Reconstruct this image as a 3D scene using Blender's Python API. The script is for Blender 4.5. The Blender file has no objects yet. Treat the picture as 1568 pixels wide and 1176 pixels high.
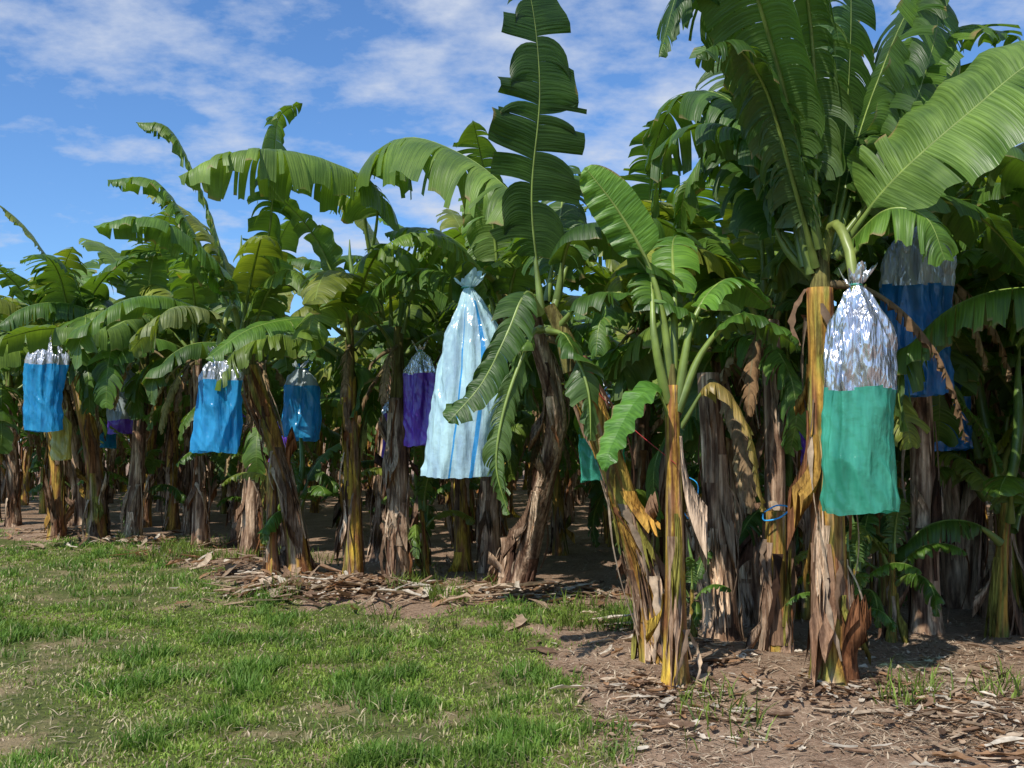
import bpy, math, random
import numpy as np
from mathutils import Vector, noise
UP = Vector((0,0,1))
scene = bpy.context.scene

# ------------------------------------------------------------------ helpers
def _h(ix, iy, s):
    n = (ix.astype(np.int64)*374761393 + iy.astype(np.int64)*668265263 + s*69069) & 0xffffffff
    n = ((n ^ (n >> 13)) * 1274126177) & 0xffffffff
    return ((n ^ (n >> 16)) & 0xffff) / 65535.0
def vn(x, y, s=0):
    x = np.asarray(x, float); y = np.asarray(y, float)
    ix = np.floor(x); iy = np.floor(y); fx = x-ix; fy = y-iy
    fx = fx*fx*(3-2*fx); fy = fy*fy*(3-2*fy)
    a=_h(ix,iy,s); b=_h(ix+1,iy,s); c=_h(ix,iy+1,s); d=_h(ix+1,iy+1,s)
    return (a*(1-fx)+b*fx)*(1-fy)+(c*(1-fx)+d*fx)*fy
def fbm(x,y,s=0,o=3):
    t=0;a=.5;w=0
    for i in range(o):
        t=t+a*vn(np.asarray(x)*2**i,np.asarray(y)*2**i,s+i*17); w+=a; a*=.5
    return t/w
def sm(v):
    v=np.clip(v,0,1); return v*v*(3-2*v)
def dirt(x,y):
    x=np.asarray(x,float); y=np.asarray(y,float)
    n=.73*x+.68*y
    ns=(fbm(x*1.3,y*1.3,3)-.5)*2
    a=sm((n-5.0+.8*ns)/.6)
    g=sm(1-np.abs((x-.4)/1.3))*sm(1-np.abs((y-8.9)/1.0))
    a=a*(1-.8*sm(g*2.2))
    b=sm((x-.25+.13*(y-5)+.55*ns)/.45)*sm((8.0-y)/.8)
    return np.maximum(a,b)
def hgt(x,y):
    n=.73*np.asarray(x,float)+.68*np.asarray(y,float)
    m=.08*np.exp(-((n-5.9)/.7)**2)
    return m+.06*(fbm(np.asarray(x)*.7,np.asarray(y)*.7,9)-.5)+.02*(vn(np.asarray(x)*4,np.asarray(y)*4,5)-.5)
def hz(x,y): return float(hgt(np.array([x]),np.array([y]))[0])

class MB:
    def __init__(s): s.v=[];s.f=[];s.m=[];s.c=[];s.u=[]
    def vert(s,p,c,u=(0,0)):
        s.v.append((p[0],p[1],p[2])); s.c.append((c[0],c[1],c[2],1)); s.u.append((u[0],u[1],0)); return len(s.v)-1
    def face(s,idx,m): s.f.append(idx); s.m.append(m)
    def grid(s,rows,m,flip=False,wrap=False):
        for i in range(len(rows)-1):
            a=rows[i]; b=rows[i+1]; n=len(a)
            for j in range(n if wrap else n-1):
                k=(j+1)%n
                q=(a[j],a[k],b[k],b[j])
                s.face(q[::-1] if flip else q,m)
    def tube(s,pts,rad,sides,col,m):
        rows=[]
        ref=Vector((.31,.2,.93))
        n=len(pts)
        for i,p in enumerate(pts):
            t=(pts[min(i+1,n-1)]-pts[max(i-1,0)]).normalized()
            if abs(t.dot(ref))>.9: ref=Vector((1,.1,0))
            a=t.cross(ref).normalized(); b=t.cross(a)
            c=col(i/(n-1)) if callable(col) else col
            rows.append([s.vert(p+(a*math.cos(k*6.28318/sides)+b*math.sin(k*6.28318/sides))*rad[i],c,(i/(n-1),.02)) for k in range(sides)])
        s.grid(rows,m,wrap=True)
    def mesh(s,name,mats,smooth=True):
        me=bpy.data.meshes.new(name); me.from_pydata(s.v,[],s.f)
        for mt in mats: me.materials.append(mt)
        me.polygons.foreach_set('material_index',s.m)
        if smooth: me.polygons.foreach_set('use_smooth',[True]*len(s.f))
        a=me.color_attributes.new('Col','FLOAT_COLOR','POINT'); a.data.foreach_set('color',np.array(s.c,dtype=np.float32).ravel())
        a=me.attributes.new('luv','FLOAT_VECTOR','POINT'); a.data.foreach_set('vector',np.array(s.u,dtype=np.float32).ravel())
        me.update(); return me
def obj(name,me,loc=(0,0,0),parent=None):
    o=bpy.data.objects.new(name,me); scene.collection.objects.link(o); o.location=loc
    if parent: o.parent=parent
    return o

# ------------------------------------------------------------------ materials
def newmat(name):
    m=bpy.data.materials.new(name); m.use_nodes=True; nt=m.node_tree; nt.nodes.clear()
    return m,nt,nt.nodes,nt.links
def N(nt,t,**k):
    n=nt.nodes.new(t)
    for a,b in k.items(): setattr(n,a,b)
    return n
def math_(nt,op,a,b=None,c=None):
    n=N(nt,'ShaderNodeMath',operation=op)
    for i,x in enumerate((a,b,c)):
        if x is None: continue
        if isinstance(x,(int,float)): n.inputs[i].default_value=x
        else: nt.links.new(x,n.inputs[i])
    return n.outputs[0]
def mixc(nt,f,a,b,mode='MIX'):
    n=N(nt,'ShaderNodeMix',data_type='RGBA',blend_type=mode)
    for sock,x in ((n.inputs[0],f),(n.inputs[6],a),(n.inputs[7],b)):
        if isinstance(x,(int,float)): sock.default_value=x
        elif isinstance(x,tuple): sock.default_value=(*x,1)
        else: nt.links.new(x,sock)
    return n.outputs[2]
def noise_(nt,vec,scale,detail=3,rough=.55):
    n=N(nt,'ShaderNodeTexNoise'); n.inputs['Scale'].default_value=scale; n.inputs['Detail'].default_value=detail; n.inputs['Roughness'].default_value=rough
    if vec is not None: nt.links.new(vec,n.inputs['Vector'])
    return n.outputs['Fac']
def ramp(nt,f,a,b,lo=0,hi=1):
    n=N(nt,'ShaderNodeMapRange'); nt.links.new(f,n.inputs[0])
    for i,x in zip((1,2,3,4),(a,b,lo,hi)): n.inputs[i].default_value=x
    return n.outputs[0]
def scalevec(nt,vec,s):
    n=N(nt,'ShaderNodeMapping'); nt.links.new(vec,n.inputs[0]); n.inputs['Scale'].default_value=s; return n.outputs[0]

def leaf_material():
    m,nt,nd,lk=newmat('banana_leaf')
    at=N(nt,'ShaderNodeAttribute',attribute_name='Col'); uv=N(nt,'ShaderNodeAttribute',attribute_name='luv')
    geo=N(nt,'ShaderNodeNewGeometry'); tc=N(nt,'ShaderNodeTexCoord')
    big=noise_(nt,tc.outputs['Object'],3.5,2)
    vein=noise_(nt,scalevec(nt,uv.outputs['Vector'],(60,1.2,1)),1.0,1)
    c=mixc(nt,1.0,at.outputs['Color'],mixc(nt,ramp(nt,big,.3,.7),(.72,.75,.7),(1.40,1.27,1.1)),'MULTIPLY')
    c=mixc(nt,1.0,c,mixc(nt,ramp(nt,vein,.35,.65),(.74,.77,.72),(1.28,1.22,1.2)),'MULTIPLY')
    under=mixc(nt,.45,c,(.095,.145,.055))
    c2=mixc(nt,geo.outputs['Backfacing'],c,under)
    sep=N(nt,'ShaderNodeSeparateXYZ'); lk.new(uv.outputs['Vector'],sep.inputs[0])
    e=math_(nt,'ADD',sep.outputs[1],math_(nt,'MULTIPLY',math_(nt,'SUBTRACT',big,.5),.6))
    c3=mixc(nt,ramp(nt,e,1.0,1.1),c2,(.24,.17,.07))
    p=N(nt,'ShaderNodeBsdfPrincipled'); lk.new(c3,p.inputs['Base Color'])
    lk.new(ramp(nt,big,.3,.7,.36,.52),p.inputs['Roughness'])
    p.inputs['Specular IOR Level'].default_value=.38
    t=N(nt,'ShaderNodeBsdfTranslucent')
    lk.new(mixc(nt,1.0,c3,(3.0,3.1,.6),'MULTIPLY'),t.inputs[0])
    b=N(nt,'ShaderNodeBump'); b.inputs['Strength'].default_value=.45; b.inputs['Distance'].default_value=.02
    lk.new(vein,b.inputs['Height']); lk.new(b.outputs[0],p.inputs['Normal'])
    mx=N(nt,'ShaderNodeMixShader'); mx.inputs[0].default_value=.25
    lk.new(p.outputs[0],mx.inputs[1]); lk.new(t.outputs[0],mx.inputs[2])
    o=N(nt,'ShaderNodeOutputMaterial'); lk.new(mx.outputs[0],o.inputs[0]); return m
def stem_material(name,spec=.2,rough=.7):
    m,nt,nd,lk=newmat(name)
    at=N(nt,'ShaderNodeAttribute',attribute_name='Col'); tc=N(nt,'ShaderNodeTexCoord')
    st=noise_(nt,scalevec(nt,tc.outputs['Object'],(45,45,2.2)),1.0,3,.6)
    bl=noise_(nt,scalevec(nt,tc.outputs['Object'],(9,9,3.5)),1.0,4,.65)
    c=mixc(nt,1.0,at.outputs['Color'],mixc(nt,ramp(nt,st,.35,.68),(.60,.54,.50),(1.8,1.75,1.7)),'MULTIPLY')
    c=mixc(nt,math_(nt,'MULTIPLY',ramp(nt,bl,.50,.62),.65),c,mixc(nt,1.0,c,(.32,.22,.17),'MULTIPLY'))
    p=N(nt,'ShaderNodeBsdfPrincipled'); lk.new(c,p.inputs['Base Color']); p.inputs['Roughness'].default_value=rough; p.inputs['Specular IOR Level'].default_value=spec
    b=N(nt,'ShaderNodeBump'); b.inputs['Strength'].default_value=.8; b.inputs['Distance'].default_value=.025
    lk.new(math_(nt,'ADD',st,bl),b.inputs['Height']); lk.new(b.outputs[0],p.inputs['Normal'])
    o=N(nt,'ShaderNodeOutputMaterial'); lk.new(p.outputs[0],o.inputs[0]); return m
def simple_attr(name,rough=.5,trans=0.0,spec=.4,var=8,tm=(1.8,2.0,.8)):
    m,nt,nd,lk=newmat(name)
    at=N(nt,'ShaderNodeAttribute',attribute_name='Col'); tc=N(nt,'ShaderNodeTexCoord')
    n=noise_(nt,tc.outputs['Object'],var,2)
    c=mixc(nt,1.0,at.outputs['Color'],mixc(nt,ramp(nt,n,.3,.7),(.7,.7,.7),(1.3,1.3,1.3)),'MULTIPLY')
    p=N(nt,'ShaderNodeBsdfPrincipled'); lk.new(c,p.inputs['Base Color']); p.inputs['Roughness'].default_value=rough; p.inputs['Specular IOR Level'].default_value=spec
    o=N(nt,'ShaderNodeOutputMaterial')
    if trans:
        t=N(nt,'ShaderNodeBsdfTranslucent'); lk.new(mixc(nt,1.0,c,tm,'MULTIPLY'),t.inputs[0])
        mx=N(nt,'ShaderNodeMixShader'); mx.inputs[0].default_value=trans
        lk.new(p.outputs[0],mx.inputs[1]); lk.new(t.outputs[0],mx.inputs[2]); lk.new(mx.outputs[0],o.inputs[0])
    else: lk.new(p.outputs[0],o.inputs[0])
    return m
def plastic(name,col,trans=.4,alpha=1.0,rough=.2):
    m,nt,nd,lk=newmat(name)
    tc=N(nt,'ShaderNodeTexCoord')
    n1=noise_(nt,scalevec(nt,tc.outputs['Object'],(9,9,1.6)),1,3,.55); n2=noise_(nt,tc.outputs['Object'],24,2)
    c=mixc(nt,ramp(nt,n1,.35,.65),tuple(x*.68 for x in col),tuple(min(1,x*1.2+.03) for x in col))
    p=N(nt,'ShaderNodeBsdfPrincipled'); lk.new(c,p.inputs['Base Color']); p.inputs['Roughness'].default_value=rough; p.inputs['Specular IOR Level'].default_value=.9
    b=N(nt,'ShaderNodeBump'); b.inputs['Strength'].default_value=.7; b.inputs['Distance'].default_value=.06
    lk.new(math_(nt,'ADD',n1,math_(nt,'MULTIPLY',n2,.12)),b.inputs['Height']); lk.new(b.outputs[0],p.inputs['Normal'])
    t=N(nt,'ShaderNodeBsdfTranslucent'); lk.new(c,t.inputs[0])
    mx=N(nt,'ShaderNodeMixShader'); mx.inputs[0].default_value=trans; lk.new(p.outputs[0],mx.inputs[1]); lk.new(t.outputs[0],mx.inputs[2])
    out=mx
    if alpha<1:
        tr=N(nt,'ShaderNodeBsdfTransparent'); tr.inputs[0].default_value=(*[min(1,x*1.2+.3) for x in col],1)
        m2=N(nt,'ShaderNodeMixShader'); m2.inputs[0].default_value=alpha; lk.new(tr.outputs[0],m2.inputs[1]); lk.new(mx.outputs[0],m2.inputs[2]); out=m2
    o=N(nt,'ShaderNodeOutputMaterial'); lk.new(out.outputs[0],o.inputs[0]); return m
def silver(name='silver_film',metal=.8,alpha=1.0):
    m,nt,nd,lk=newmat(name); tc=N(nt,'ShaderNodeTexCoord')
    n1=noise_(nt,scalevec(nt,tc.outputs['Object'],(11,11,3)),1,3,.55)
    p=N(nt,'ShaderNodeBsdfPrincipled'); lk_c=mixc(nt,ramp(nt,n1,.35,.65),(.42,.44,.50),(.76,.78,.82)); lk.new(lk_c,p.inputs['Base Color']); p.inputs['Metallic'].default_value=metal; p.inputs['Roughness'].default_value=.26
    b=N(nt,'ShaderNodeBump'); b.inputs['Strength'].default_value=1.0; b.inputs['Distance'].default_value=.10
    lk.new(n1,b.inputs['Height']); lk.new(b.outputs[0],p.inputs['Normal'])
    out=p
    if alpha<1:
        tr=N(nt,'ShaderNodeBsdfTransparent'); m2=N(nt,'ShaderNodeMixShader'); m2.inputs[0].default_value=alpha
        lk.new(tr.outputs[0],m2.inputs[1]); lk.new(p.outputs[0],m2.inputs[2]); out=m2
    o=N(nt,'ShaderNodeOutputMaterial'); lk.new(out.outputs[0],o.inputs[0]); return m
def ground_material():
    m,nt,nd,lk=newmat('ground_soil_and_turf'); at=N(nt,'ShaderNodeAttribute',attribute_name='Col'); tc=N(nt,'ShaderNodeTexCoord')
    sep=N(nt,'ShaderNodeSeparateColor'); lk.new(at.outputs['Color'],sep.inputs[0])
    P=tc.outputs['Object']
    n1=noise_(nt,P,1.6,5,.6); n2=noise_(nt,P,22,5,.7); n3=noise_(nt,P,90,3,.7)
    so=mixc(nt,ramp(nt,n2,.35,.65),(.15,.09,.055),(.36,.235,.155))
    so=mixc(nt,math_(nt,'MULTIPLY',ramp(nt,n1,.42,.65),.6),so,(.45,.32,.22))
    so=mixc(nt,ramp(nt,n3,.55,.7),so,(.52,.41,.30))
    gr=mixc(nt,ramp(nt,n2,.35,.65),(.06,.08,.022),(.15,.165,.045))
    gr=mixc(nt,ramp(nt,n1,.50,.66),gr,(.29,.22,.12))
    f=ramp(nt,math_(nt,'ADD',sep.outputs[0],math_(nt,'MULTIPLY',math_(nt,'SUBTRACT',n2,.5),.6)),.35,.65)
    c=mixc(nt,f,gr,so)
    p=N(nt,'ShaderNodeBsdfPrincipled'); lk.new(c,p.inputs['Base Color']); p.inputs['Roughness'].default_value=.95; p.inputs['Specular IOR Level'].default_value=.15
    b=N(nt,'ShaderNodeBump'); b.inputs['Strength'].default_value=.9; b.inputs['Distance'].default_value=.03
    lk.new(math_(nt,'ADD',n2,math_(nt,'MULTIPLY',n3,.5)),b.inputs['Height']); lk.new(b.outputs[0],p.inputs['Normal'])
    o=N(nt,'ShaderNodeOutputMaterial'); lk.new(p.outputs[0],o.inputs[0]); return m

LEAF=leaf_material(); STEM=stem_material('pseudostem'); PET=simple_attr('petiole_midrib',.4,.0,.5); DRY=simple_attr('dry_leaf',.85,.2,.12,20,(1.2,1.1,.9))
MATS=[LEAF,STEM,PET,DRY]
SILVER=silver(); CLEAR=silver('clear_silver_film',.45,.8)
PL={'green':plastic('green_plastic',(.09,.56,.39),.5,.8),'blue':plastic('blue_plastic',(.03,.44,.94),.5,.92),
    'deep':plastic('deep_blue_plastic',(.01,.22,.62),.45,.95),'white':plastic('pale_blue_plastic',(.54,.78,.96),.35),
    'purple':plastic('purple_plastic',(.22,.07,.72),.4),'yellow':plastic('yellow_plastic',(.72,.64,.16),.4),
    'grey':plastic('grey_film',(.40,.47,.47),.35),'stripe':plastic('blue_print',(.04,.36,.80),.3)}

# ------------------------------------------------------------------ leaf
def catmull(pts,n):
    P=[pts[0]*2-pts[1]]+list(pts)+[pts[-1]*2-pts[-2]]
    out=[]
    segs=len(pts)-1; per=14
    for i in range(segs):
        a,b,c,d=P[i],P[i+1],P[i+2],P[i+3]
        for k in range(per):
            t=k/per
            out.append(.5*((2*b)+(c-a)*t+(2*a-5*b+4*c-d)*t*t+(3*b-a-3*c+d)*t**3))
    out.append(pts[-1].copy())
    L=[0]
    for i in range(1,len(out)): L.append(L[-1]+(out[i]-out[i-1]).length)
    res=[];j=0
    for k in range(n):
        s=L[-1]*k/(n-1)
        while j<len(L)-2 and L[j+1]<s: j+=1
        f=(s-L[j])/max(1e-6,L[j+1]-L[j]); res.append(out[j].lerp(out[j+1],min(1,f)))
    return res,L[-1]
G_GREENS=[(.060,.128,.019),(.072,.152,.021),(.046,.105,.018),(.10,.175,.026),(.066,.142,.023)]
def leaf(mb,ctrl,W=.34,hint=None,tear=1.0,grav=1.0,tint=None,rng=random,pet=.16,dry=False,dih=.15,mat=0,rad=1.0):
    n=61
    P,L=catmull([Vector(c) for c in ctrl],n)
    if tint is None: tint=rng.choice(G_GREENS)
    br=rng.uniform(.85,1.2); tint=tuple(x*br for x in tint)
    out=P[-1]-P[0]; out.z=0
    if out.length>1e-4: out.normalize()
    if hint is None: hint=UP-out*.55
    hint=Vector(hint).normalized()
    Tn=[];Nn=[];Sn=[]
    for i in range(n):
        T=(P[min(i+1,n-1)]-P[max(i-1,0)]).normalized()
        q=hint-T*hint.dot(T)
        if q.length<.05: q=(Nn[-1] if Nn else Vector((0,-1,.1)))
        q.normalize()
        if Nn and q.dot(Nn[-1])<0: q=-q
        Tn.append(T);Nn.append(q);Sn.append(T.cross(q))
    def fr(t):
        x=min(max(t,0),1)*(n-1); i=min(int(x),n-2); f=x-i
        return P[i].lerp(P[i+1],f),Tn[i].lerp(Tn[i+1],f),Nn[i].lerp(Nn[i+1],f),Sn[i].lerp(Sn[i+1],f)
    pc=(.20,.15,.08) if dry else (.19,.26,.05)
    idx=list(range(0,n,2)); pts=[];rd=[]
    for i in idx:
        t=i/(n-1)
        r=(.034-(.034-.015)*t/pet) if t<pet else .015*(1-(t-pet)/(1-pet))**.8+.0015
        pts.append(P[i]-Nn[i]*r*.7); rd.append(r*rad)
    base=(.12,.17,.035)
    mb.tube(pts,rd,6,(lambda t:pc) if dry else (lambda t: tuple(base[k]+(pc[k]-base[k])*min(1,t*3) for k in range(3))),2 if not dry else 3)
    Lm=L*(1-pet)
    def wid(u):
        a=(1-(1-min(u/.14,1))**2)**.5
        b=max(0,1-max(0,(u-.45)/.55)**2.2)**.6
        return W*a*b
    nv=6
    ph=rng.uniform(0,6.28)
    for sg in (-1,1):
        u=0.0
        while u<.995:
            if tear<=0: du=1
            else:
                du=rng.choice([.015,.025,.035,.05,.07,.10,.15])/max(tear,.15)*rng.uniform(.8,1.2)
            ub=min(1,u+du)
            if 1-ub<.03: ub=1
            nc=max(1,int(math.ceil((ub-u)/.032)))
            kc=grav*(1+.3*math.sin(u*5+ph+sg))
            ks=grav*rng.uniform(.1,2.6) if tear>0 else grav
            a0=dih+.06*math.sin(u*7+ph)
            tw=rng.gauss(0,.38)*min(1,tear)
            wj=rng.uniform(.76,1.06) if tear>0 else 1
            clos=.05+.20*rng.random() if tear>0 else 0
            sh=rng.uniform(.82,1.15); tc_=tuple(x*sh for x in tint)
            mid=(u+ub)/2; rows=[]; wav=rng.uniform(-.03,.03)
            for j in range(nc+1):
                uu=u+(ub-u)*j/nc
                M,T,Nr,S=fr(pet+(1-pet)*uu)
                w=wid(uu)*wj
                d=(S*sg*math.cos(a0)+Nr*math.sin(a0)+T*.26).normalized()
                p=M.copy(); row=[mb.vert(p,tc_,(uu*Lm,0))]
                cf=(abs(j/nc-.5)*2)
                for v in range(1,nv+1):
                    k=kc+(ks-kc)*v/nv
                    d=(d+Vector((0,0,-1))*k*.17*(.5+v/nv)+T*tw*.3*(v/nv)).normalized()
                    p=p+d*(w/nv)
                    q=p+T*((mid-uu)*Lm*clos*(v/nv)**1.5)-Nr*(cf*cf*.016*(v/nv) if nc>1 else 0)+Nr*wav*math.sin(j*1.3)*(v/nv)
                    row.append(mb.vert(q,tc_,(uu*Lm,v/nv)))
                rows.append(row)
            mb.grid(rows,mat if not dry else 3,flip=(sg<0))
            u=ub
def arc_leaf(base,az,e0,e1,L,p=1.3,side=0):
    pts=[Vector(base)]; n=7; az0=az
    for i in range(n):
        t=(i+.5)/n; e=e0+(e1-e0)*t**p; a=az0+side*t
        pts.append(pts[-1]+Vector((math.cos(a)*math.cos(e),math.sin(a)*math.cos(e),math.sin(e)))*(L/n))
    return pts
# ------------------------------------------------------------------ pseudostem
OCH=(.38,.225,.045);DK=(.085,.045,.028);OLV=(.19,.18,.035);STR=(.52,.39,.27);RED=(.24,.105,.045);GRYB=(.31,.215,.145);BRN=(.21,.13,.08)
def stem(mb,pts,r0,r1,rng,style='mix',shells=10,hang=8):
    H=sum((Vector(pts[i+1])-Vector(pts[i])).length for i in range(len(pts)-1))
    n=max(12,int(H/.05)); A,_=catmull([Vector(p) for p in pts],n)
    pal={'mix':[BRN,RED,OCH,OLV,GRYB],'gold':[OCH,RED,(.44,.30,.04),BRN,OLV],'brown':[GRYB,DK,BRN,STR,BRN],'green':[OLV,OCH,(.16,.2,.04),RED,OLV]}[style]
    off=rng.uniform(0,50); S=26
    def rr(th,t):
        z=t*H; b=(r0+(r1-r0)*t**.8)*(1+.32*math.exp(-z/.15))
        ph=(th/6.28318*3+z*.55+off)%1.0
        return b*(1+.09*ph+.07*noise.noise(Vector((math.cos(th)*1.5+off,math.sin(th)*1.5,z*3))))
    def colr(th,z):
        q=noise.noise(Vector((math.cos(th)*1.1+off,math.sin(th)*1.1,z*.9)))*.5+.5
        q2=noise.noise(Vector((math.cos(th)*3+off*2,math.sin(th)*3,z*2.5+9)))*.5+.5
        x=min(max((q*1.6-.3)+(q2-.5)*1.2,0),.999)*(len(pal)-1); i=int(x); f=x-i
        f=f*f*(3-2*f); a,b=pal[i],pal[i+1]
        g=.7+.6*q2
        return tuple((a[k]*(1-f)+b[k]*f)*g for k in range(3))
    rows=[]
    for i in range(n):
        t=i/(n-1); z=t*H
        rows.append([mb.vert(A[i]+Vector((math.cos(th),math.sin(th),0))*rr(th,t),colr(th,z),(t,0)) for th in [k*6.28318/S for k in range(S)]])
    mb.grid(rows,1,wrap=True)
    mb.face(tuple(rows[-1]),1)
    def ax(t):
        x=min(max(t,0),1)*(n-1); i=min(int(x),n-2); return A[i].lerp(A[i+1],x-i)
    for s in range(shells):
        th0=rng.uniform(0,6.28); dth=rng.uniform(.3,1.3); ln=rng.uniform(.2,.75)/H; t0=rng.uniform(-.02,max(.1,1-ln-.05)) if rng.random()<.65 else rng.uniform(-.02,.25)
        o=rng.uniform(.004,.014); peel=rng.choice([.01,.02,.05,.10,.14]); down=rng.random()<.5
        c=rng.choice(pal+[STR,GRYB,BRN,STR]) ; br=rng.uniform(.7,1.25); c=tuple(x*br for x in c)
        nc=8;nr=9; rows=[]
        for i in range(nr+1):
            row=[]
            for j in range(nc+1):
                jag=1+.22*math.sin(j*2.1+s*3)+.14*math.sin(j*5+s)
                f=i/nr; fe=f if not down else 1-f
                t=t0+ln*(f*jag if not down else 1-(1-f)*jag)
                nar=1-.55*fe**2
                th=th0+dth*(j/nc-.5)*nar+.15*math.sin(f*4+s)
                r=rr(th,min(max(t,0),1))+o+peel*fe**3+.006*math.sin(j*1.9+s)
                row.append(mb.vert(ax(t)+Vector((math.cos(th),math.sin(th),0))*r,tuple(x*(1-.3*abs(j/nc-.5)) for x in c),(f,j/nc)))
            rows.append(row)
        mb.grid(rows,1)
    for s in range(hang):
        th=rng.uniform(0,6.28); t=rng.uniform(.2,1.0); ln=rng.uniform(.25,1.0); ln=min(ln,t*H-.05)
        if ln<.1: continue
        w=rng.uniform(.008,.04)
        p=ax(t)+Vector((math.cos(th),math.sin(th),0))*(rr(th,t)+.005)
        tg=Vector((-math.sin(th),math.cos(th),0)); o=Vector((math.cos(th),math.sin(th),0))
        c=rng.choice([STR,GRYB,STR,RED,DK,BRN]); br=rng.uniform(.5,1.1); c=tuple(x*br for x in c); rows=[]
        tw=rng.uniform(-2.5,2.5); so=rng.uniform(.02,.09)
        for i in range(10):
            f=i/9; a=tw*f; side=(tg*math.cos(a)+o*math.sin(a))*w*(1-.6*f)*(.8+.4*math.sin(i*2.3+s))
            q=p+o*so*math.sin(f*2.6)+Vector((0,0,-ln*f))+tg*.05*math.sin(f*3+s)
            lean=ax(max(0,t-ln*f/H))-ax(t); q+=Vector((lean.x,lean.y,0))
            rows.append([mb.vert(q-side,c),mb.vert(q+o*w*.4,c),mb.vert(q+side,c)])
        mb.grid(rows,3)
    return A[-1]
def dead_leaf(mb,crown,rng,L=1.5):
    az=rng.uniform(0,6.28); pts=arc_leaf(crown,az,rng.uniform(-.2,.6),-1.5,L,.45)
    c=rng.choice([(.30,.20,.11),(.20,.12,.06),(.38,.28,.15),(.28,.23,.08)])
    leaf(mb,pts,W=rng.uniform(.08,.2),tear=1.4,grav=3.5,tint=c,rng=rng,pet=.25,dry=True)
def crown_leaves(mb,crown,rng,n=10,L=(1.9,2.5),W=(.32,.42),az0=None,emin=.25):
    az=rng.uniform(0,6.28) if az0 is None else az0
    for i in range(n):
        f=i/(n-1); az+=2.4+rng.uniform(-.35,.35)
        e0=1.45-(1.45-emin-.3)*f+rng.uniform(-.1,.1); e1=e0-(.8+1.5*f)-rng.uniform(0,.6)
        b=Vector(crown)+Vector((math.cos(az),math.sin(az),0))*.06+Vector((0,0,-.35*f+rng.uniform(-.05,.05)))
        leaf(mb,arc_leaf(b,az,e0,e1,rng.uniform(*L)*(1-.12*(1-f)),1.4,rng.uniform(-.5,.5)),W=rng.uniform(*W),tear=rng.choice([.5,.8,1.1,1.4,1.7]),
             grav=rng.uniform(.6,1.7)*(0.6+.8*f),rng=rng,dih=rng.uniform(.0,.3)*(1-f),pet=rng.uniform(.14,.2),
             tint=rng.choice(G_GREENS+[(.15,.19,.03),(.11,.18,.03)]))
    c=Vector(crown); pts=[c+Vector((.04*math.sin(k),.03*k,k*.2)) for k in range(6)]
    mb.tube(pts,[.03,.035,.035,.03,.02,.004],8,(.12,.2,.04),2)

# ------------------------------------------------------------------ bags
def bunch_mesh():
    mb=MB()
    mb.tube([Vector((0,0,-k*.18)) for k in range(7)],[.022]*6+[.015],7,(.12,.16,.05),2)
    for h in range(6):
        z=-.48-h*.12; R=.025
        for k in range(10):
            a=k/10*6.283+h*.5; o=Vector((math.cos(a),math.sin(a),0))
            pts=[Vector((0,0,z))+o*(R+.04*math.sin(t*1.5))+Vector((0,0,-.03+.14*t)) for t in (0,.25,.5,.75,1)]
            mb.tube(pts,[.008,.014,.016,.013,.006],6,(.10,.19,.035),2)
    return mb.mesh('bunch',MATS)
BUNCH=bunch_mesh()
def bag(top,H,W,topmat,botmat,split,seed=0,depth=.62,stripe=False,rot=0.0,tilt=(0,0),full=.26):
    rng=random.Random(seed); mb=MB(); nr=84; ns=120; rows=[]
    fr=[(k,rng.uniform(0,6.28),rng.uniform(.5,1)/(k**.35),rng.uniform(-3,3)) for k in (1,2,3,5,8,12)]
    asym=rng.uniform(-.10,.10)
    for i in range(nr+1):
        u=i/nr; row=[]
        if u<.06: R=.12+.36*((.06-u)/.06)**.7
        else: R=.12+.88*float(np.sin(min(1,(u-.06)/full)*math.pi/2))**.9
        R*=1+.05*u
        A=.80*max(0,(1-u/.7))**1.1+.17
        for j in range(ns):
            th=j/ns*6.28318
            f=sum(a*(1-2*abs(math.sin((k*th+p+tw*u)/2))) if k%2==0 else a*math.sin(k*th+p+tw*u) for k,p,a,tw in fr)
            r=W/2*R*(1+A*f*.32)
            x=math.cos(th)*r; y=math.sin(th)*r*depth
            ridge=1-abs(noise.noise(Vector((x*7+seed,y*7+u*H*1.0,u*H*1.5))))*2
            ridge2=1-abs(noise.noise(Vector((x*9-u*H*5+seed,y*9,u*H*3.5))))*2
            nz=ridge*.030+ridge2*.016-.034
            x+=math.cos(th)*nz*min(1,R*1.3); y+=math.sin(th)*nz*min(1,R*1.3)
            z=-u*H+.016*math.sin(th*2+seed)*u+.012*noise.noise(Vector((x*20,y*20,seed)))*u + (.05*f if u<.05 else 0)*(.05-u)*20
            x+=tilt[0]*u*H+asym*W*math.sin(u*3); y+=tilt[1]*u*H
            row.append(mb.vert((x,y,z+.06*H),(.5,.5,.5)))
        rows.append(row)
    for i in range(nr):
        for j in range(ns):
            k=(j+1)%ns
            jj=(j/ns*6.283)
            m=0 if (i/nr)<split+.006*math.sin(jj*3+seed) else 1
            if stripe:
                a=(j/ns*360)%360
                m=2 if (285<a<292 or 252<a<256) and i/nr>.12 else 0
            mb.face((rows[i][j],rows[i+1][j],rows[i+1][k],rows[i][k]),m)
    me=mb.mesh('bag_film',[topmat,botmat,PL['stripe']])
    o=obj('banana_bunch_bag',me,top); o.rotation_euler=(0,0,rot)
    b=obj('bunch',BUNCH,(tilt[0]*.5*H+asym*W*.8,tilt[1]*.5*H,-.02*H),o); s=H/1.6; b.scale=(s*W/.5,s*W/.5,s)
    t=MB(); t.tube([Vector((math.cos(k*.7)*W*.08,math.sin(k*.7)*W*.08*depth,0)) for k in range(10)],[.006]*10,6,(.05,.3,.2),2)
    obj('tie',t.mesh('tie',MATS),(0,0,0),o)
    return o
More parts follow.
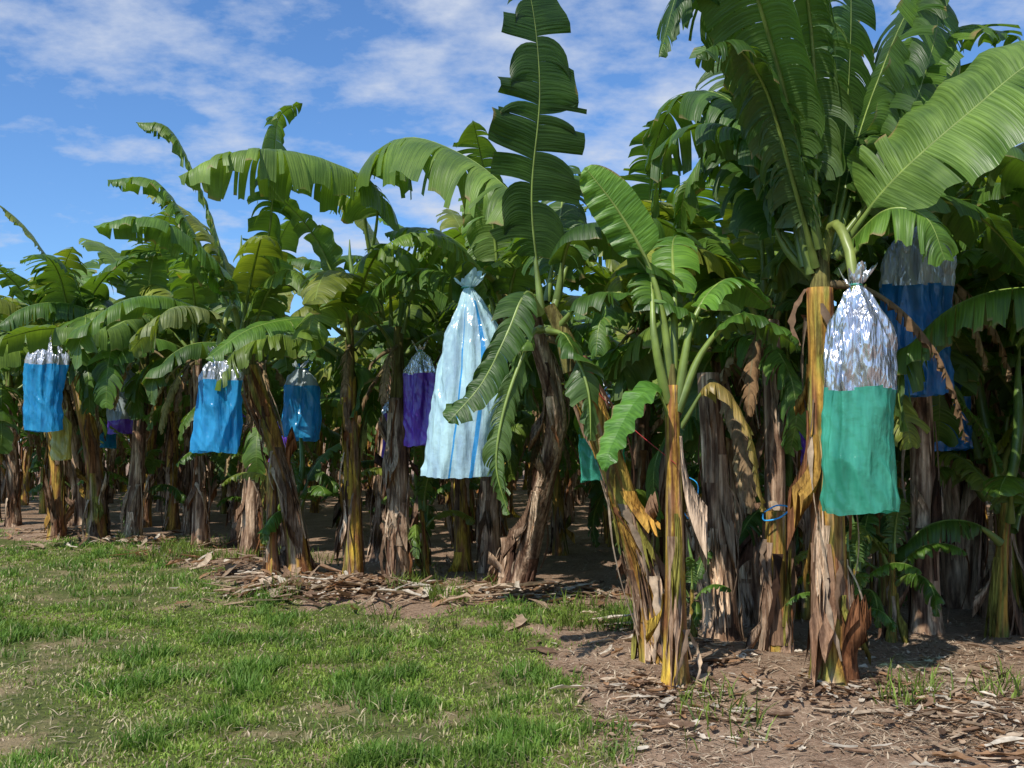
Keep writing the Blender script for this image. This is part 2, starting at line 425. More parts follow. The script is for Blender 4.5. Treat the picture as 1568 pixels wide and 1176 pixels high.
def peduncle(mb,crown,top,c=(.22,.27,.06)):
    a=Vector(crown); b=Vector(top); mid=(a+b)/2; mid.z=max(a.z,b.z)+.22
    P,_=catmull([a-Vector((0,0,.1)),mid.lerp(a,.35),mid.lerp(b,.5),b+Vector((0,0,-.10))],14); mb.tube(P,[.033]*14,9,c,2)

# ------------------------------------------------------------------ hero plants
def hero(seed,sp,r0,r1,leaves=(),style='mix',extra=0,ptop=None,shells=12,hang=8,dead=2,name='banana_plant',crown=None,L=(1.8,2.4),W=(.32,.42),emin=.3):
    rng=random.Random(seed); mb=MB()
    ox,oy=sp[0][0],sp[0][1]; oz=hz(ox,oy)-.03
    O=Vector((ox,oy,oz))
    pts=[Vector(p)-Vector((ox,oy,0)) for p in sp]
    top=stem(mb,pts,r0,r1,rng,style,shells,hang)
    cr=top if crown is None else Vector(crown)-O
    if leaves or extra:
        P,_=catmull([top-Vector((0,0,.1)),top.lerp(cr,.5),cr],8)
        mb.tube(P,[r1*(1-.5*k/7) for k in range(8)],12,lambda t:(.13,.12,.035),1)
    for lf in leaves:
        pts=[Vector(p)-O for p in lf[0]]; kw=dict(lf[1])
        kw.setdefault('tear',1.0)
        leaf(mb,pts,rng=rng,**kw)
    if extra: crown_leaves(mb,cr,rng,extra,L,W,emin=emin)
    for i in range(dead): dead_leaf(mb,cr-Vector((0,0,.2)),rng,rng.uniform(.8,1.5))
    if ptop is not None: peduncle(mb,cr,Vector(ptop)-O)
    return obj(name,mb.mesh(name,MATS),O)
DKG=(.040,.095,.016)
# A : right bearing plant
hero(11,[(2.04,6.35,0),(2.03,6.38,1.2),(2.02,6.42,2.55)],.118,.08,style='mix',shells=26,hang=12,dead=1,ptop=(2.12,6.02,2.62),crown=(2.05,6.42,2.85),
 leaves=[
 ([(2.10,6.36,2.80),(2.36,6.1,3.20),(2.76,5.85,3.58),(3.15,5.6,3.88),(3.6,5.4,3.95)],dict(W=.42,hint=(-.35,-.75,.6),tear=.35,grav=.35,dih=.05,tint=(.095,.175,.038))),
 ([(2.08,6.45,2.80),(2.26,6.6,3.6),(2.36,6.7,4.45),(2.38,6.75,5.2)],dict(W=.38,hint=(.6,-.7,.1),tear=1.2,grav=1.0,dih=.1,tint=DKG)),
 ([(1.98,6.42,2.70),(1.72,6.3,3.6),(1.45,6.15,4.3),(1.10,6.0,4.5),(.90,5.9,3.95)],dict(W=.40,tear=1.5,grav=2.2,tint=DKG)),
 ([(1.95,6.42,2.75),(1.76,6.5,3.47),(1.45,6.7,3.78),(1.12,6.9,3.72),(1.0,7.0,3.2)],dict(W=.34,tear=1.5,grav=2.2,tint=DKG)),
 ([(2.12,6.30,2.82),(2.30,6.0,3.02),(2.50,5.88,2.95),(2.60,5.85,2.68)],dict(W=.27,hint=(-.1,-.6,.8),tear=.4,grav=1.5,dih=.05,pet=.12)),
 ([(2.10,6.45,2.80),(2.6,6.8,3.9),(3.2,7.1,4.6),(3.9,7.4,4.7)],dict(W=.42,tear=1.2)),
 ([(2.00,6.45,2.85),(1.98,6.3,3.9),(1.80,6.0,4.7),(1.5,5.6,5.0),(1.2,5.3,4.6)],dict(W=.36,tear=1.8,grav=2.6)),
 ([(2.12,6.45,2.70),(2.7,6.7,3.25),(3.3,6.9,3.2),(3.8,7.0,2.7)],dict(W=.36,tear=.8,tint=DKG)),
 ([(2.0,6.4,2.75),(1.75,6.1,3.3),(1.55,5.9,3.75),(1.30,5.7,3.95),(1.05,5.5,3.8)],dict(W=.28,tear=1.8,grav=2.4,tint=DKG)),
 ([(2.05,6.5,2.85),(1.9,6.9,3.6),(1.6,7.3,4.2),(1.3,7.7,4.3),(1.1,8.0,3.8)],dict(W=.40,tear=1.5,grav=2,tint=DKG)),
 ([(2.02,6.5,2.7),(1.78,6.5,3.0),(1.62,6.6,3.9),(1.45,6.7,4.6),(1.10,6.7,4.9)],dict(W=.36,tear=1.8,grav=2.2,tint=DKG)),
 ([(2.1,6.5,2.8),(2.45,6.5,3.3),(2.75,6.6,3.9),(3.0,6.8,4.5),(3.1,7.0,5.0)],dict(W=.42,tear=1,grav=.9,hint=(.5,-.8,.3))),
 ([(2.0,6.5,2.7),(1.8,6.9,3.3),(1.7,7.2,3.9),(1.75,7.5,4.6),(1.8,7.7,5.1)],dict(W=.44,tear=1.4,grav=1.6,tint=DKG)),
 ([(2.0,6.3,2.85),(1.6,5.9,4.0),(1.1,5.4,4.9),(.6,4.9,5.3),(.2,4.5,5.3)],dict(W=.40,tear=1.4,grav=1.6)),
 ([(2.1,6.6,2.85),(2.6,7.2,3.7),(3.1,7.8,4.3),(3.5,8.4,4.3)],dict(W=.42,tear=1.1,grav=1.2,tint=DKG)),
 ([(2.1,6.5,2.85),(2.5,6.7,4.0),(3.0,6.9,4.9),(3.7,7.1,5.2)],dict(W=.42,tear=1.3,grav=1.6,tint=DKG)),
 ([(2.05,6.6,2.85),(2.1,7.1,4.0),(2.4,7.6,4.9),(2.9,8.1,5.3)],dict(W=.42,tear=1.3,grav=1.6,tint=DKG)),
 ([(2.0,6.4,2.8),(1.95,6.6,3.5),(1.7,7.0,3.9),(1.35,7.3,3.6),(1.25,7.4,3.1)],dict(W=.34,tear=1.6,grav=2.2)),
 ])
bag((2.12,6.02,2.56),1.48,.44,SILVER,PL['green'],.49,seed=3)
# B : bearing plant behind, right
hero(12,[(3.45,8.3,0),(3.45,8.3,1.5),(3.42,8.3,2.9)],.11,.08,style='brown',extra=9,ptop=(3.22,7.75,3.42),crown=(3.42,8.3,3.25),emin=.6)
bag((3.12,7.55,3.32),1.45,.54,CLEAR,PL['deep'],.42,seed=8)
bag((3.75,8.6,2.7),1.25,.50,PL['deep'],PL['deep'],.3,seed=9)
# C : leaning plant
hero(13,[(1.03,7.0,0),(.90,7.0,.75),(.62,6.95,1.65),(.44,6.9,2.15)],.10,.085,style='mix',shells=28,hang=9,dead=1,crown=(.26,6.9,2.55),
 leaves=[
 ([(.22,6.9,2.50),(.14,6.95,3.3),(.20,6.95,4.1),(.14,6.9,4.75),(.02,6.85,5.0)],dict(W=.40,hint=(.5,-.85,.0),tear=.9,grav=.9,dih=.1,tint=(.030,.070,.014))),
 ([(.22,6.85,2.50),(.10,6.7,2.62),(-.04,6.55,2.3),(-.2,6.5,1.98),(-.42,6.45,1.72)],dict(W=.20,tear=.3,grav=.9,hint=(.2,-.5,.7),tint=DKG)),
 ([(.20,6.85,2.4),(.12,6.6,2.3),(-.04,6.45,1.85),(-.10,6.4,1.45),(-.02,6.4,1.12)],dict(W=.15,tear=1.7,grav=1.8,tint=(.07,.14,.02))),
 ([(.30,6.85,2.6),(.40,6.7,3.0),(.65,6.6,3.05),(.92,6.5,2.7),(1.0,6.5,2.4)],dict(W=.3,tear=.5,grav=1.2,tint=DKG)),
 ([(.28,6.95,2.55),(.5,7.2,3.1),(.9,7.5,3.35),(1.4,7.7,3.2),(1.75,7.8,2.8)],dict(W=.36,tear=.8,grav=1.5,tint=DKG)),
 ([(.30,6.9,2.4),(.55,6.7,2.6),(.9,6.5,2.55),(1.25,6.4,2.4)],dict(W=.25,tear=.8,grav=1,tint=DKG)),
 ([(.24,7.0,2.6),(.35,7.3,3.2),(.42,7.7,3.7),(.45,8.1,3.9)],dict(W=.34,tear=1.2,grav=1.5)),
 ([(.25,6.9,2.4),(.38,6.7,2.3),(.5,6.55,1.95),(.52,6.5,1.6)],dict(W=.17,tear=.6,grav=1.2,tint=DKG)),
 ])
# D : young plant with pale petioles
PD=(.095,.215,.03)
hero(14,[(1.05,6.4,0),(1.05,6.4,1.0),(1.04,6.4,1.95)],.078,.042,style='gold',shells=8,hang=3,dead=0,crown=(1.04,6.4,2.1),
 leaves=[
 ([(1.03,6.4,1.85),(.98,6.37,2.4),(.87,6.35,2.78),(.68,6.3,3.10),(.47,6.25,3.36)],dict(W=.16,hint=(-.45,-.8,.45),tear=0,grav=.12,dih=.05,tint=(.095,.215,.03),pet=.58,rad=1)),
 ([(1.03,6.38,1.85),(.92,6.3,2.3),(.92,6.5,2.7),(.85,6.9,2.85)],dict(W=.2,tear=.6,grav=1.1,tint=(.07,.15,.02),pet=.5,rad=1.1)),
 ([(1.05,6.4,1.85),(1.18,6.4,2.4),(1.45,6.5,2.68),(1.75,6.6,2.5)],dict(W=.22,tear=.4,grav=1.1,tint=PD,pet=.48,rad=1.1)),
 ([(1.05,6.4,1.80),(1.24,6.4,2.2),(1.5,6.3,2.42),(1.85,6.3,2.2)],dict(W=.22,tear=.4,grav=1.1,tint=(.06,.14,.02),pet=.45,rad=1.1)),
 ([(1.03,6.38,1.70),(.93,6.3,1.93),(.78,6.2,1.85),(.62,6.1,1.58),(.56,6.05,1.42)],dict(W=.12,hint=(-.3,-.5,.8),tear=0,grav=.3,tint=(.06,.16,.025),pet=.2,rad=.5)),
 ([(1.05,6.42,1.85),(1.08,6.5,2.5),(1.12,6.8,2.95),(1.2,7.1,3.1)],dict(W=.2,tear=.5,grav=1.1,tint=PD,pet=.5,rad=1.1)),
 ([(1.08,6.42,1.7),(1.3,6.35,1.98),(1.5,6.3,1.7),(1.60,6.3,1.15)],dict(W=.15,tear=.8,grav=1.8,tint=(.24,.18,.06),pet=.2,rad=.6)),
 ])
# E : old brown stems behind
hero(15,[(1.68,7.9,0),(1.64,7.9,1.0),(1.58,7.9,2.15)],.115,.085,style='brown',shells=22,hang=10,dead=2,crown=(1.56,7.9,2.3))
hero(16,[(1.95,7.35,0),(1.95,7.35,.6),(1.96,7.35,1.05)],.09,.07,style='mix',shells=16,hang=5,dead=0,name='banana_stump')
hero(17,[(2.06,7.9,0),(2.10,7.9,1.2),(2.1,7.95,2.6)],.09,.07,style='brown',extra=8,crown=(2.1,8.0,2.75),emin=.3)
# G : plant carrying the pale blue bag
hero(18,[(.10,11.0,0),(.3,10.5,1.0),(.45,10.2,1.9),(.2,9.9,2.9)],.12,.09,style='brown',extra=9,crown=(-.1,9.9,3.05),dead=3,ptop=(-.40,9.0,3.05),L=(1.7,2.1),emin=.8)
bag((-.41,8.95,3.0),1.83,.66,PL['white'],PL['white'],.5,seed=21,stripe=True,tilt=(-.05,0),full=.40)
# H : second group
hero(19,[(-2.40,11.3,0),(-2.55,11.2,1.0),(-2.95,11.1,2.4)],.12,.085,style='mix',shells=24,hang=12,dead=2,extra=5,crown=(-3.06,11.0,2.95),ptop=(-3.15,10.45,2.5),
 leaves=[
 ([(-3.06,11.0,2.9),(-3.3,10.9,3.9),(-3.6,10.8,4.7),(-3.85,10.8,5.1),(-4.2,10.8,5.15)],dict(W=.34,tear=1.8,grav=2)),
 ([(-3.06,11.0,2.9),(-3.3,10.9,3.4),(-3.6,10.9,4.0),(-4.0,10.9,4.5),(-4.5,10.8,4.5)],dict(W=.40,tear=1.2,grav=1.6,tint=(.09,.18,.027))),
 ([(-3.1,10.9,2.8),(-3.3,10.5,3.0),(-3.55,10.1,2.95),(-3.85,9.9,2.5)],dict(W=.34,tear=1.3,grav=1.6,tint=(.15,.19,.08))),
 ([(-3.0,11,2.9),(-2.7,10.8,3.9),(-2.6,10.6,4.7),(-2.55,10.6,5.15),(-2.3,10.6,5.3)],dict(W=.34,tear=1.5,grav=1.6)),
 ([(-3.05,11,2.9),(-3.2,10.6,3.5),(-3.7,10.2,3.9),(-4.3,10,3.8)],dict(W=.38,tear=1.2,grav=2)),
 ([(-2.95,11,2.8),(-2.6,10.6,3.3),(-2.3,10.3,3.4),(-2.0,10.1,3.0)],dict(W=.36,tear=1.1,grav=1.6)),
 ])
bag((-3.14,10.4,2.48),1.06,.50,CLEAR,PL['blue'],.28,seed=31,full=.2)
bag((-2.50,11.5,2.45),.85,.40,PL['grey'],PL['blue'],.3,seed=32)
hero(20,[(-1.77,11.1,0),(-1.80,11.1,1.2),(-1.84,11.1,2.3)],.10,.075,style='gold',shells=14,hang=8,dead=1,extra=6,crown=(-1.82,11.0,2.9),
 leaves=[
 ([(-1.75,10.9,2.9),(-1.41,10.2,4.10),(-1.81,9.6,4.36),(-2.44,9.1,4.32),(-3.06,8.9,4.02)],dict(W=.54,tear=1.3,grav=2.8,dih=.0,tint=(.105,.18,.035),pet=.34)),
 ([(-1.85,10.9,2.8),(-2.1,10.4,2.9),(-2.6,9.9,2.75),(-3.0,9.6,2.4)],dict(W=.27,tear=.3,grav=.9,hint=(-.2,-.6,.8),tint=(.08,.18,.024))),
 ([(-1.8,10.9,2.9),(-1.5,10.4,3.5),(-1.2,10.0,3.6),(-1.0,9.8,3.1)],dict(W=.36,tear=1.1,grav=1.7)),
 ])
hero(21,[(-1.28,11.1,0),(-1.28,11.1,1.0),(-1.3,11.2,2.1)],.125,.095,style='brown',shells=24,hang=18,dead=2,crown=(-1.3,11.2,2.9),extra=5,
 leaves=[
 ([(-1.45,11.0,2.95),(-1.58,10.4,4.15),(-1.10,9.3,4.48),(-.38,8.4,4.05),(.28,7.5,3.25)],dict(W=.62,tear=1.3,grav=2.7,dih=.0,tint=(.095,.17,.03),pet=.34)),
 ])
bag((-1.02,10.9,2.60),1.12,.34,SILVER,PL['purple'],.28,seed=41)
bag((-1.42,11.6,2.1),.75,.26,SILVER,PL['purple'],.3,seed=42)
# left group
hero(22,[(-6.4,15.3,0),(-6.5,15.3,1.3),(-6.75,15.2,2.6)],.14,.10,style='mix',shells=20,hang=10,dead=2,extra=11,crown=(-6.8,15.1,3.1),ptop=(-6.65,14.1,3.0),L=(2.4,3.0),W=(.38,.48))
hero(23,[(-5.85,15.3,0),(-5.8,15.3,1.3),(-5.7,15.2,2.6)],.12,.09,style='brown',shells=18,hang=10,dead=2,extra=10,crown=(-5.65,15.1,3.2),L=(2.4,3.0),W=(.38,.48),
 leaves=[([(-5.7,15,3.0),(-5.3,14,3.4),(-5.5,13.2,3.1),(-6.2,12.8,3.05),(-7.1,12.6,2.7)],dict(W=.42,tear=1.1,grav=2.1,tint=(.11,.19,.035)))])
hero(24,[(-7.3,15.9,0),(-7.35,15.9,1.3),(-7.5,15.9,2.7)],.12,.09,style='mix',shells=18,hang=10,dead=2,extra=11,crown=(-7.5,15.9,3.0),L=(2.3,2.9),W=(.38,.48))
bag((-6.65,14.0,3.02),1.36,.52,CLEAR,PL['blue'],.30,seed=51,full=.2)
bag((-6.72,14.7,2.0),.72,.32,PL['yellow'],PL['yellow'],.3,seed=52)
bag((-6.35,16.2,2.8),1.15,.55,PL['grey'],PL['purple'],.80,seed=53)
bag((2.48,8.1,1.98),.66,.24,CLEAR,PL['purple'],.36,seed=61)
bag((.88,9.6,2.1),.95,.46,SILVER,PL['green'],.3,seed=62)
bag((-2.8,13.0,2.5),.95,.5,PL['deep'],PL['blue'],.3,seed=63)
bag((-4.9,18,2.3),.9,.5,PL['purple'],PL['purple'],.3,seed=64)
bag((-2.9,12.4,1.75),.5,.3,PL['purple'],PL['purple'],.5,seed=65)
bag((-7.9,19,2.4),1.0,.5,PL['white'],PL['blue'],.5,seed=66)
bag((1.90,9.4,2.05),.6,.16,PL['white'],PL['white'],.5,seed=67)
bag((5.2,11.2,2.3),.9,.4,PL['white'],PL['blue'],.5,seed=68)

# ------------------------------------------------------------------ plantation interior (linked variants)
VAR=[]
for s in range(8):
    rng=random.Random(100+s); mb=MB()
    H=rng.uniform(2.1,2.8); lx,ly=rng.uniform(-.35,.35),rng.uniform(-.35,.35)
    top=stem(mb,[(0,0,-.05),(lx*.3,ly*.3,H*.5),(lx,ly,H)],rng.uniform(.09,.12),.07,rng,['mix','brown','mix','brown','gold','brown','mix','brown'][s],14,10)
    crown_leaves(mb,top+Vector((0,0,.25)),rng,rng.choice([9,10,11]),L=(1.8,2.5),emin=.1)
    mb.tube([top-Vector((0,0,.1)),top+Vector((0,0,.1)),top+Vector((0,0,.3))],[.075,.06,.045],10,(.12,.11,.035),1)
    for i in range(4): dead_leaf(mb,top,rng,rng.uniform(.9,1.6))
    VAR.append(mb.mesh('banana_plant_mesh',MATS))
SV=[]
for s in range(3):
    rng=random.Random(200+s); mb=MB()
    top=stem(mb,[(0,0,-.05),(.05,0,.5),(.08,.05,1.0)],.055,.03,rng,'green',3,2)
    crown_leaves(mb,top,rng,6,L=(.8,1.3),W=(.13,.2)); SV.append(mb.mesh('banana_sucker_mesh',MATS))
rng=random.Random(77)
nrm=(.73,.68); tan=(-.68,.73)
cnt=0
for r in range(11):
    nn=7.7+r*2.1
    for k in range(-6,21):
        tt=k*1.75+rng.uniform(-.45,.45)+(.9 if r%2 else 0); n_=nn+rng.uniform(-.45,.45)
        x=n_*nrm[0]+tt*tan[0]; y=n_*nrm[1]+tt*tan[1]
        if y<6.5 or abs(x)>.62*y+2.0: continue
        if .2<x<1.5 and y<10.2: continue
        if r==0 and (abs(x-3.4)<.9 and y<9.3): continue
        o=obj('banana_plant',rng.choice(VAR),(x,y,hz(x,y))); s=rng.uniform(.82,1.06); o.scale=(s,s,s); o.rotation_euler=(rng.gauss(0,.05),rng.gauss(0,.05),rng.uniform(0,6.28)); cnt+=1
        if rng.random()<.5:
            xx,yy=x+rng.uniform(-.6,.6),y+rng.uniform(-.6,.6)
            o=obj('banana_sucker',rng.choice(SV),(xx,yy,hz(xx,yy))); o.rotation_euler=(0,0,rng.uniform(0,6.28)); s=rng.uniform(.6,1.7); o.scale=(s,s,s)
for x,y,s in [(-9.0,17.9,1.05),(-9.9,18.9,1.05),(-12.5,21.5,1.0),(-11.4,20.6,1.05),(-4.6,14.6,1.0),(-3.6,13.6,1.0),(-7.9,18.2,1.12),(-.6,12.3,1.0),(4.4,7.3,1.0),(5.3,6.2,1.0),(5.4,8.8,1.0),(-14.5,24,1.0),(2.7,8.9,.9),(-6.9,18.5,1.15),(5.0,9.8,1.2),(6.2,11.2,1.2),(4.3,9.6,1.25),(3.2,9.9,1.2)]:
    o=obj('banana_plant',rng.choice(VAR),(x,y,hz(x,y))); o.scale=(s,s,s); o.rotation_euler=(0,0,rng.uniform(0,6.28))
for x,y,s in [(-2.6,11.6,.9),(-1.0,11.6,.8),(2.3,7.0,.45),(1.35,7.6,.4),(-6.1,15.9,1.0),(2.6,7.6,.6),(3.0,7.9,.7),(4.0,8.2,1.2),(4.5,9.0,1.5),(5.6,10.3,1.7),(3.6,9.6,1.4)]:
    o=obj('banana_sucker',rng.choice(SV),(x,y,hz(x,y))); o.scale=(s,s,s); o.rotation_euler=(0,0,rng.uniform(0,6.28))
hero(30,[(.02,11.2,0),(.03,11.2,.3),(.0,11.2,.55)],.15,.12,style='brown',shells=16,hang=4,dead=0,name='banana_stump')
hero(31,[(-2.70,11.2,0),(-2.72,11.2,.6),(-2.75,11.3,1.3)],.06,.05,style='mix',shells=5,hang=2,dead=0,name='banana_stump')

# ------------------------------------------------------------------ ground
def axis(lo,hi,step,far):
    c=list(np.arange(lo,hi+1e-6,step)); a=[];s=step;v=lo
    while v>-far: s*=1.35; v-=s; a.append(v)
    b=[];s=step;v=hi
    while v<far: s*=1.35; v+=s; b.append(v)
    return np.array(a[::-1]+c+b)
xs=axis(-14,8,.09,900); ys=axis(2,20,.09,900)
X,Y=np.meshgrid(xs,ys); Z=hgt(X,Y); D=dirt(X,Y)
far=np.clip((np.hypot(X,Y)-60)/60,0,1); Z=Z*(1-far)
nx,ny=len(xs),len(ys)
me=bpy.data.meshes.new('ground'); me.vertices.add(nx*ny); me.vertices.foreach_set('co',np.stack([X,Y,Z],-1).astype(np.float32).ravel())
I=np.arange(nx*ny).reshape(ny,nx); q=np.stack([I[:-1,:-1],I[:-1,1:],I[1:,1:],I[1:,:-1]],-1).reshape(-1,4)
me.loops.add(q.size); me.polygons.add(len(q)); me.loops.foreach_set('vertex_index',q.ravel().astype(np.int32)); me.polygons.foreach_set('loop_start',np.arange(0,q.size,4,dtype=np.int32)); me.polygons.foreach_set('use_smooth',np.ones(len(q),bool))
a=me.color_attributes.new('Col','FLOAT_COLOR','POINT'); a.data.foreach_set('color',np.stack([D,D,D,np.ones_like(D)],-1).astype(np.float32).ravel())
me.materials.append(ground_material()); me.update(calc_edges=True); obj('ground',me)

# ------------------------------------------------------------------ grass and straw
def blades(name,x,y,h,w,lean,az,col,mat,lift=0.0):
    n=len(x); z=hgt(x,y)+lift; R=np.random.RandomState(3)
    a2=R.uniform(0,6.283,n); sx=np.cos(a2)*w/2; sy=np.sin(a2)*w/2
    ux,uy=np.cos(az)*np.sin(lean),np.sin(az)*np.sin(lean); uz=np.cos(lean)
    V=np.zeros((n,5,3)); 
    V[:,0]=np.stack([x-sx,y-sy,z-.005],-1);V[:,1]=np.stack([x+sx,y+sy,z-.005],-1)
    mx=x+ux*h*.45;my=y+uy*h*.45;mz=z+uz*h*.55
    V[:,2]=np.stack([mx-sx*.8,my-sy*.8,mz],-1);V[:,3]=np.stack([mx+sx*.8,my+sy*.8,mz],-1)
    V[:,4]=np.stack([x+ux*h*1.15,y+uy*h*1.15,z+uz*h*.9],-1)
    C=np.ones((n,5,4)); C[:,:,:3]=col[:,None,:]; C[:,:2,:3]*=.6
    b=np.arange(n)[:,None]*5; F=np.concatenate([b+[0,1,3],b+[0,3,2],b+[2,3,4]],1).reshape(-1,3)
    me=bpy.data.meshes.new(name); me.vertices.add(n*5); me.vertices.foreach_set('co',V.astype(np.float32).ravel())
    me.loops.add(F.size); me.polygons.add(len(F)); me.loops.foreach_set('vertex_index',F.ravel().astype(np.int32)); me.polygons.foreach_set('loop_start',np.arange(0,F.size,3,dtype=np.int32))
    a=me.color_attributes.new('Col','FLOAT_COLOR','POINT'); a.data.foreach_set('color',C.astype(np.float32).ravel())
    me.materials.append(mat); me.update(calc_edges=True); return obj(name,me)
R=np.random.RandomState(1)
n=440000
y=4.3*np.exp(R.uniform(0,1,n)*math.log(24/4.3)); x=R.uniform(-.62,.56,n)*y
keep=(R.uniform(0,1,n)>dirt(x,y)*1.05-.02); 
bare=fbm(x*.9,y*.9,40); tuft=fbm(x*3.0,y*3.0,51,3); fine=vn(x*9,y*9,8)
keep&=(R.uniform(0,1,n)<np.clip(1.3-2.8*np.clip(bare-.47,0,1)*2,.14,1)*(.16+1.2*fine*np.clip(tuft*2,.5,1.3)))
nn_=.73*x+.68*y; keep&=(nn_<9.5)
x,y,bare,tuft=x[keep],y[keep],bare[keep],tuft[keep]; n=len(x); print('blades',n)
h=(.020+.22*np.clip(tuft-.45,0,1))*R.uniform(.5,1.8,n)
g1=np.array([.155,.25,.032]);g2=np.array([.30,.38,.07]);g3=np.array([.08,.18,.028]);st=np.array([.56,.48,.27])
m=R.uniform(0,1,(n,1)); col=g1*(1-m)+g2*m
m=np.clip((tuft-.5)*6,0,1)[:,None]; col=col*(1-m*.7)+g3*m*.7
dry=(R.uniform(0,1,n)<np.clip((bare-.40)*2.6,.07,.6)*(1-m[:,0]*.7)); col[dry]=st*R.uniform(.6,1.1,(dry.sum(),1))
GR=simple_attr('grass_blade',.55,.3,.3,3,(1.4,1.6,.8))
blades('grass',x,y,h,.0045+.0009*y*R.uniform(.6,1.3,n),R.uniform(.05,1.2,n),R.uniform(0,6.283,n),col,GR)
n=26000; t=R.uniform(-4,16,n); nn=R.normal(5.9,.75,n); x=nn*.73-t*.68; y=nn*.68+t*.73
k=(vn(x*1.7,y*1.7,77)>.68)&(y>5.2)&((y>7.2)|(x<1.9)|(fbm(x*6,y*6,5)>.6)); x,y=x[k],y[k]; n=len(x)
col=g1*(1-R.uniform(0,1,(n,1)))*.8+g2*R.uniform(0,1,(n,1))*.6
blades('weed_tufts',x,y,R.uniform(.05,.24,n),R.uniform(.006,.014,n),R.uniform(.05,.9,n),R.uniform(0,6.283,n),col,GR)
n=140000; y=4.3*np.exp(R.uniform(0,1,n)*math.log(18/4.3)); x=R.uniform(-.62,.6,n)*y
k=(R.uniform(0,1,n)<dirt(x,y)*np.clip((fbm(x*1.5,y*1.5,91)-.36)*2.6,.10,.9))|(R.uniform(0,1,n)<.05); x,y=x[k],y[k]; n=len(x)
b_=R.uniform(0,1,(n,1)); col=(np.array([.56,.45,.32])*(1-b_)+np.array([.22,.14,.085])*b_)
LIT=simple_attr('straw_litter_mat',.85,.0,.15,12)
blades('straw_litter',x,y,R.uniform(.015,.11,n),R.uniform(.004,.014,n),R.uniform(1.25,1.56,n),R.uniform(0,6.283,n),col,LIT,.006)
rng=random.Random(9); mb=MB(); c=0
piles=[(-2.0,10.4,.8,.5),(-1.2,10.3,.8,.4),(-2.6,10.5,.5,.4),(.95,6.3,.4,.3),(2.0,6.1,.5,.3),(2.9,5.6,.8,.5),(-6.3,14.8,1.5,.5),(.3,10.2,.8,.5),(2.6,5.0,.6,.4),(-2.2,10.2,.7,.4)]
while c<3000:
    q=rng.random()
    if q<.30: x=rng.uniform(.2,4.2); y=rng.uniform(4.4,7.6)
    elif q<.66:
        a=rng.choice(piles); x=rng.gauss(a[0],a[2]*.6); y=rng.gauss(a[1],a[3]*.6)
    else:
        t=rng.uniform(1,18); nn=rng.gauss(5.6,.6); x=nn*.73-t*.68; y=nn*.68+t*.73
    if rng.random()>float(dirt(np.array([x]),np.array([y]))[0])+(.3 if .30<q<.66 else 0): continue
    if not(.30<q<.66) and rng.random()>max(.1,(float(fbm(np.array([x*1.6]),np.array([y*1.6]),12)[0])-.38)*4): continue
    c+=1
    near=y<8
    L=rng.choice([.03,.05,.07,.1,.14,.2] if near else [.07,.1,.14,.2,.34,.5])*rng.uniform(.7,1.3); w=rng.uniform(.006,.020)*(1+L*1.5)*(1 if near else 1.5); az=rng.uniform(0,6.283)
    o=Vector((math.cos(az),math.sin(az),rng.gauss(0,.07 if near else .15))); s_=Vector((-o.y,o.x,rng.gauss(0,.15))); z=hz(x,y)+.010; cu=rng.uniform(-.2,.6); bend=rng.uniform(-.8,.8); curl=rng.uniform(.0,.9); zz=rng.uniform(0,.02 if near else .06)
    cc=rng.choice([(.54,.42,.30),(.42,.30,.20),(.27,.17,.11),(.62,.54,.43),(.16,.10,.065),(.38,.22,.12)]); b=rng.uniform(.6,1.05); cc=tuple(q_*b for q_ in cc); rows=[]
    for i in range(6):
        f=i/5; ww=w*math.sin(math.pi*(.12+.8*f))**.6*rng.uniform(.5,1.3)
        p=Vector((x,y,z+zz+L*cu*.4*(f-.5)**2))+o*L*(f-.5)+s_*L*bend*(f-.5)**2
        rows.append([mb.vert(p-s_*ww+UP*ww*curl,cc),mb.vert(p,cc),mb.vert(p+s_*ww+UP*ww*curl*rng.uniform(.5,1.3),cc)])
    mb.grid(rows,0)
obj('dry_leaf_litter',mb.mesh('dry_leaf_litter',[DRY]))

# ------------------------------------------------------------------ strings
def string(name,pts,col,r=.004):
    mb=MB(); P,_=catmull([Vector(p) for p in pts],40); mb.tube(P,[r]*40,5,col,0); obj(name,mb.mesh(name,[simple_attr(name+'_mat',.5)]))
string('blue_twine',[(1.84,7.22,1.08),(1.93,7.2,1.13),(2.02,7.2,1.11),(1.95,7.22,1.04),(1.84,7.22,1.02),(1.83,7.22,1.07)],(.04,.4,.85),.006)
string('blue_twine',[(1.20,6.9,1.34),(1.16,6.9,1.2),(1.25,6.92,1.05),(1.3,6.9,1.28),(1.21,6.9,1.36)],(.04,.4,.85),.004)
string('red_twine',[(.45,6.8,2.1),(.75,6.7,1.75),(1.05,6.32,1.45)],(.4,.03,.03),.0025)

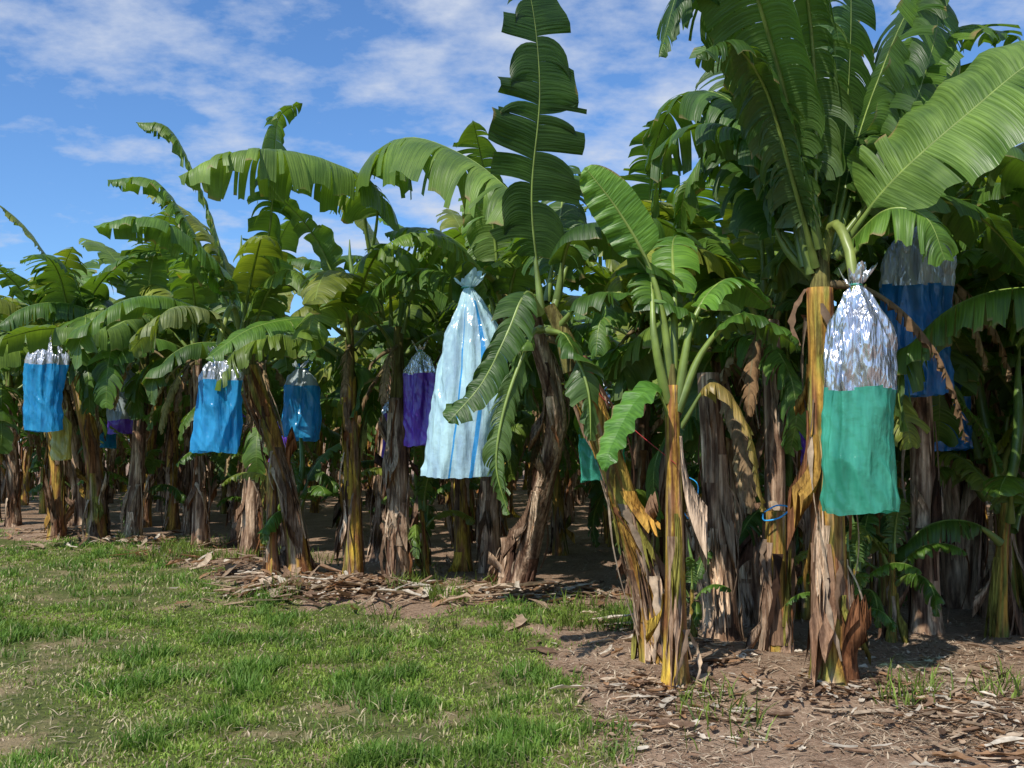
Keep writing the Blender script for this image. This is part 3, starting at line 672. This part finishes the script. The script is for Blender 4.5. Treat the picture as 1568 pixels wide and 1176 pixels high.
# ------------------------------------------------------------------ light, sky, camera
ELEV=math.radians(49); az=math.atan2(-.55,-.83)
to=Vector((math.sin(az)*math.cos(ELEV),math.cos(az)*math.cos(ELEV),math.sin(ELEV)))
sun=bpy.data.lights.new('sun','SUN'); sun.energy=5.0; sun.angle=math.radians(.5); sun.color=(1,.95,.87)
so=obj('sun',sun); so.rotation_euler=to.to_track_quat('Z','Y').to_euler(); so.location=(0,0,20)
w=bpy.data.worlds.new('World'); scene.world=w; w.use_nodes=True; nt=w.node_tree; nt.nodes.clear(); lk=nt.links
sky=N(nt,'ShaderNodeTexSky',sky_type='NISHITA'); sky.sun_disc=False; sky.sun_elevation=ELEV; sky.sun_rotation=az%(2*math.pi); sky.air_density=1.0; sky.dust_density=.4; sky.ozone_density=2.0
tc=N(nt,'ShaderNodeTexCoord'); sep=N(nt,'ShaderNodeSeparateXYZ'); lk.new(tc.outputs['Generated'],sep.inputs[0])
zz=math_(nt,'ADD',math_(nt,'MAXIMUM',sep.outputs[2],0.0),.22)
cx=math_(nt,'DIVIDE',sep.outputs[0],zz); cy=math_(nt,'DIVIDE',sep.outputs[1],zz)
cmb=N(nt,'ShaderNodeCombineXYZ'); lk.new(cx,cmb.inputs[0]); lk.new(cy,cmb.inputs[1]); cmb.inputs[2].default_value=5.1
n1=noise_(nt,scalevec(nt,cmb.outputs[0],(1.0,1.2,1)),4.2,10,.60); n2=noise_(nt,cmb.outputs[0],1.6,2,.5)
cov=math_(nt,'ADD',n1,math_(nt,'MULTIPLY',n2,.6))
cov=math_(nt,'ADD',cov,math_(nt,'MULTIPLY',ramp(nt,math_(nt,'ADD',sep.outputs[2],math_(nt,'MULTIPLY',sep.outputs[0],.30)),.10,.32),.17))
f=ramp(nt,cov,.90,1.14); f=math_(nt,'MULTIPLY',f,.95)
skyc=mixc(nt,1.0,sky.outputs[0],(.78,1.12,1.50),'MULTIPLY')
col=mixc(nt,f,skyc,(5.4,6.0,7.2))
bg=N(nt,'ShaderNodeBackground'); lk.new(col,bg.inputs[0]); bg.inputs[1].default_value=.115
ow=N(nt,'ShaderNodeOutputWorld'); lk.new(bg.outputs[0],ow.inputs[0])
cam=bpy.data.cameras.new('camera'); cam.lens=34.6; cam.sensor_width=36; cam.clip_end=3000
co=obj('camera',cam,(0,0,1.6)); co.rotation_euler=(math.radians(93.3),0,0); scene.camera=co
scene.view_settings.view_transform='Standard'; scene.view_settings.look='None'; scene.view_settings.exposure=0
print('plants',cnt)
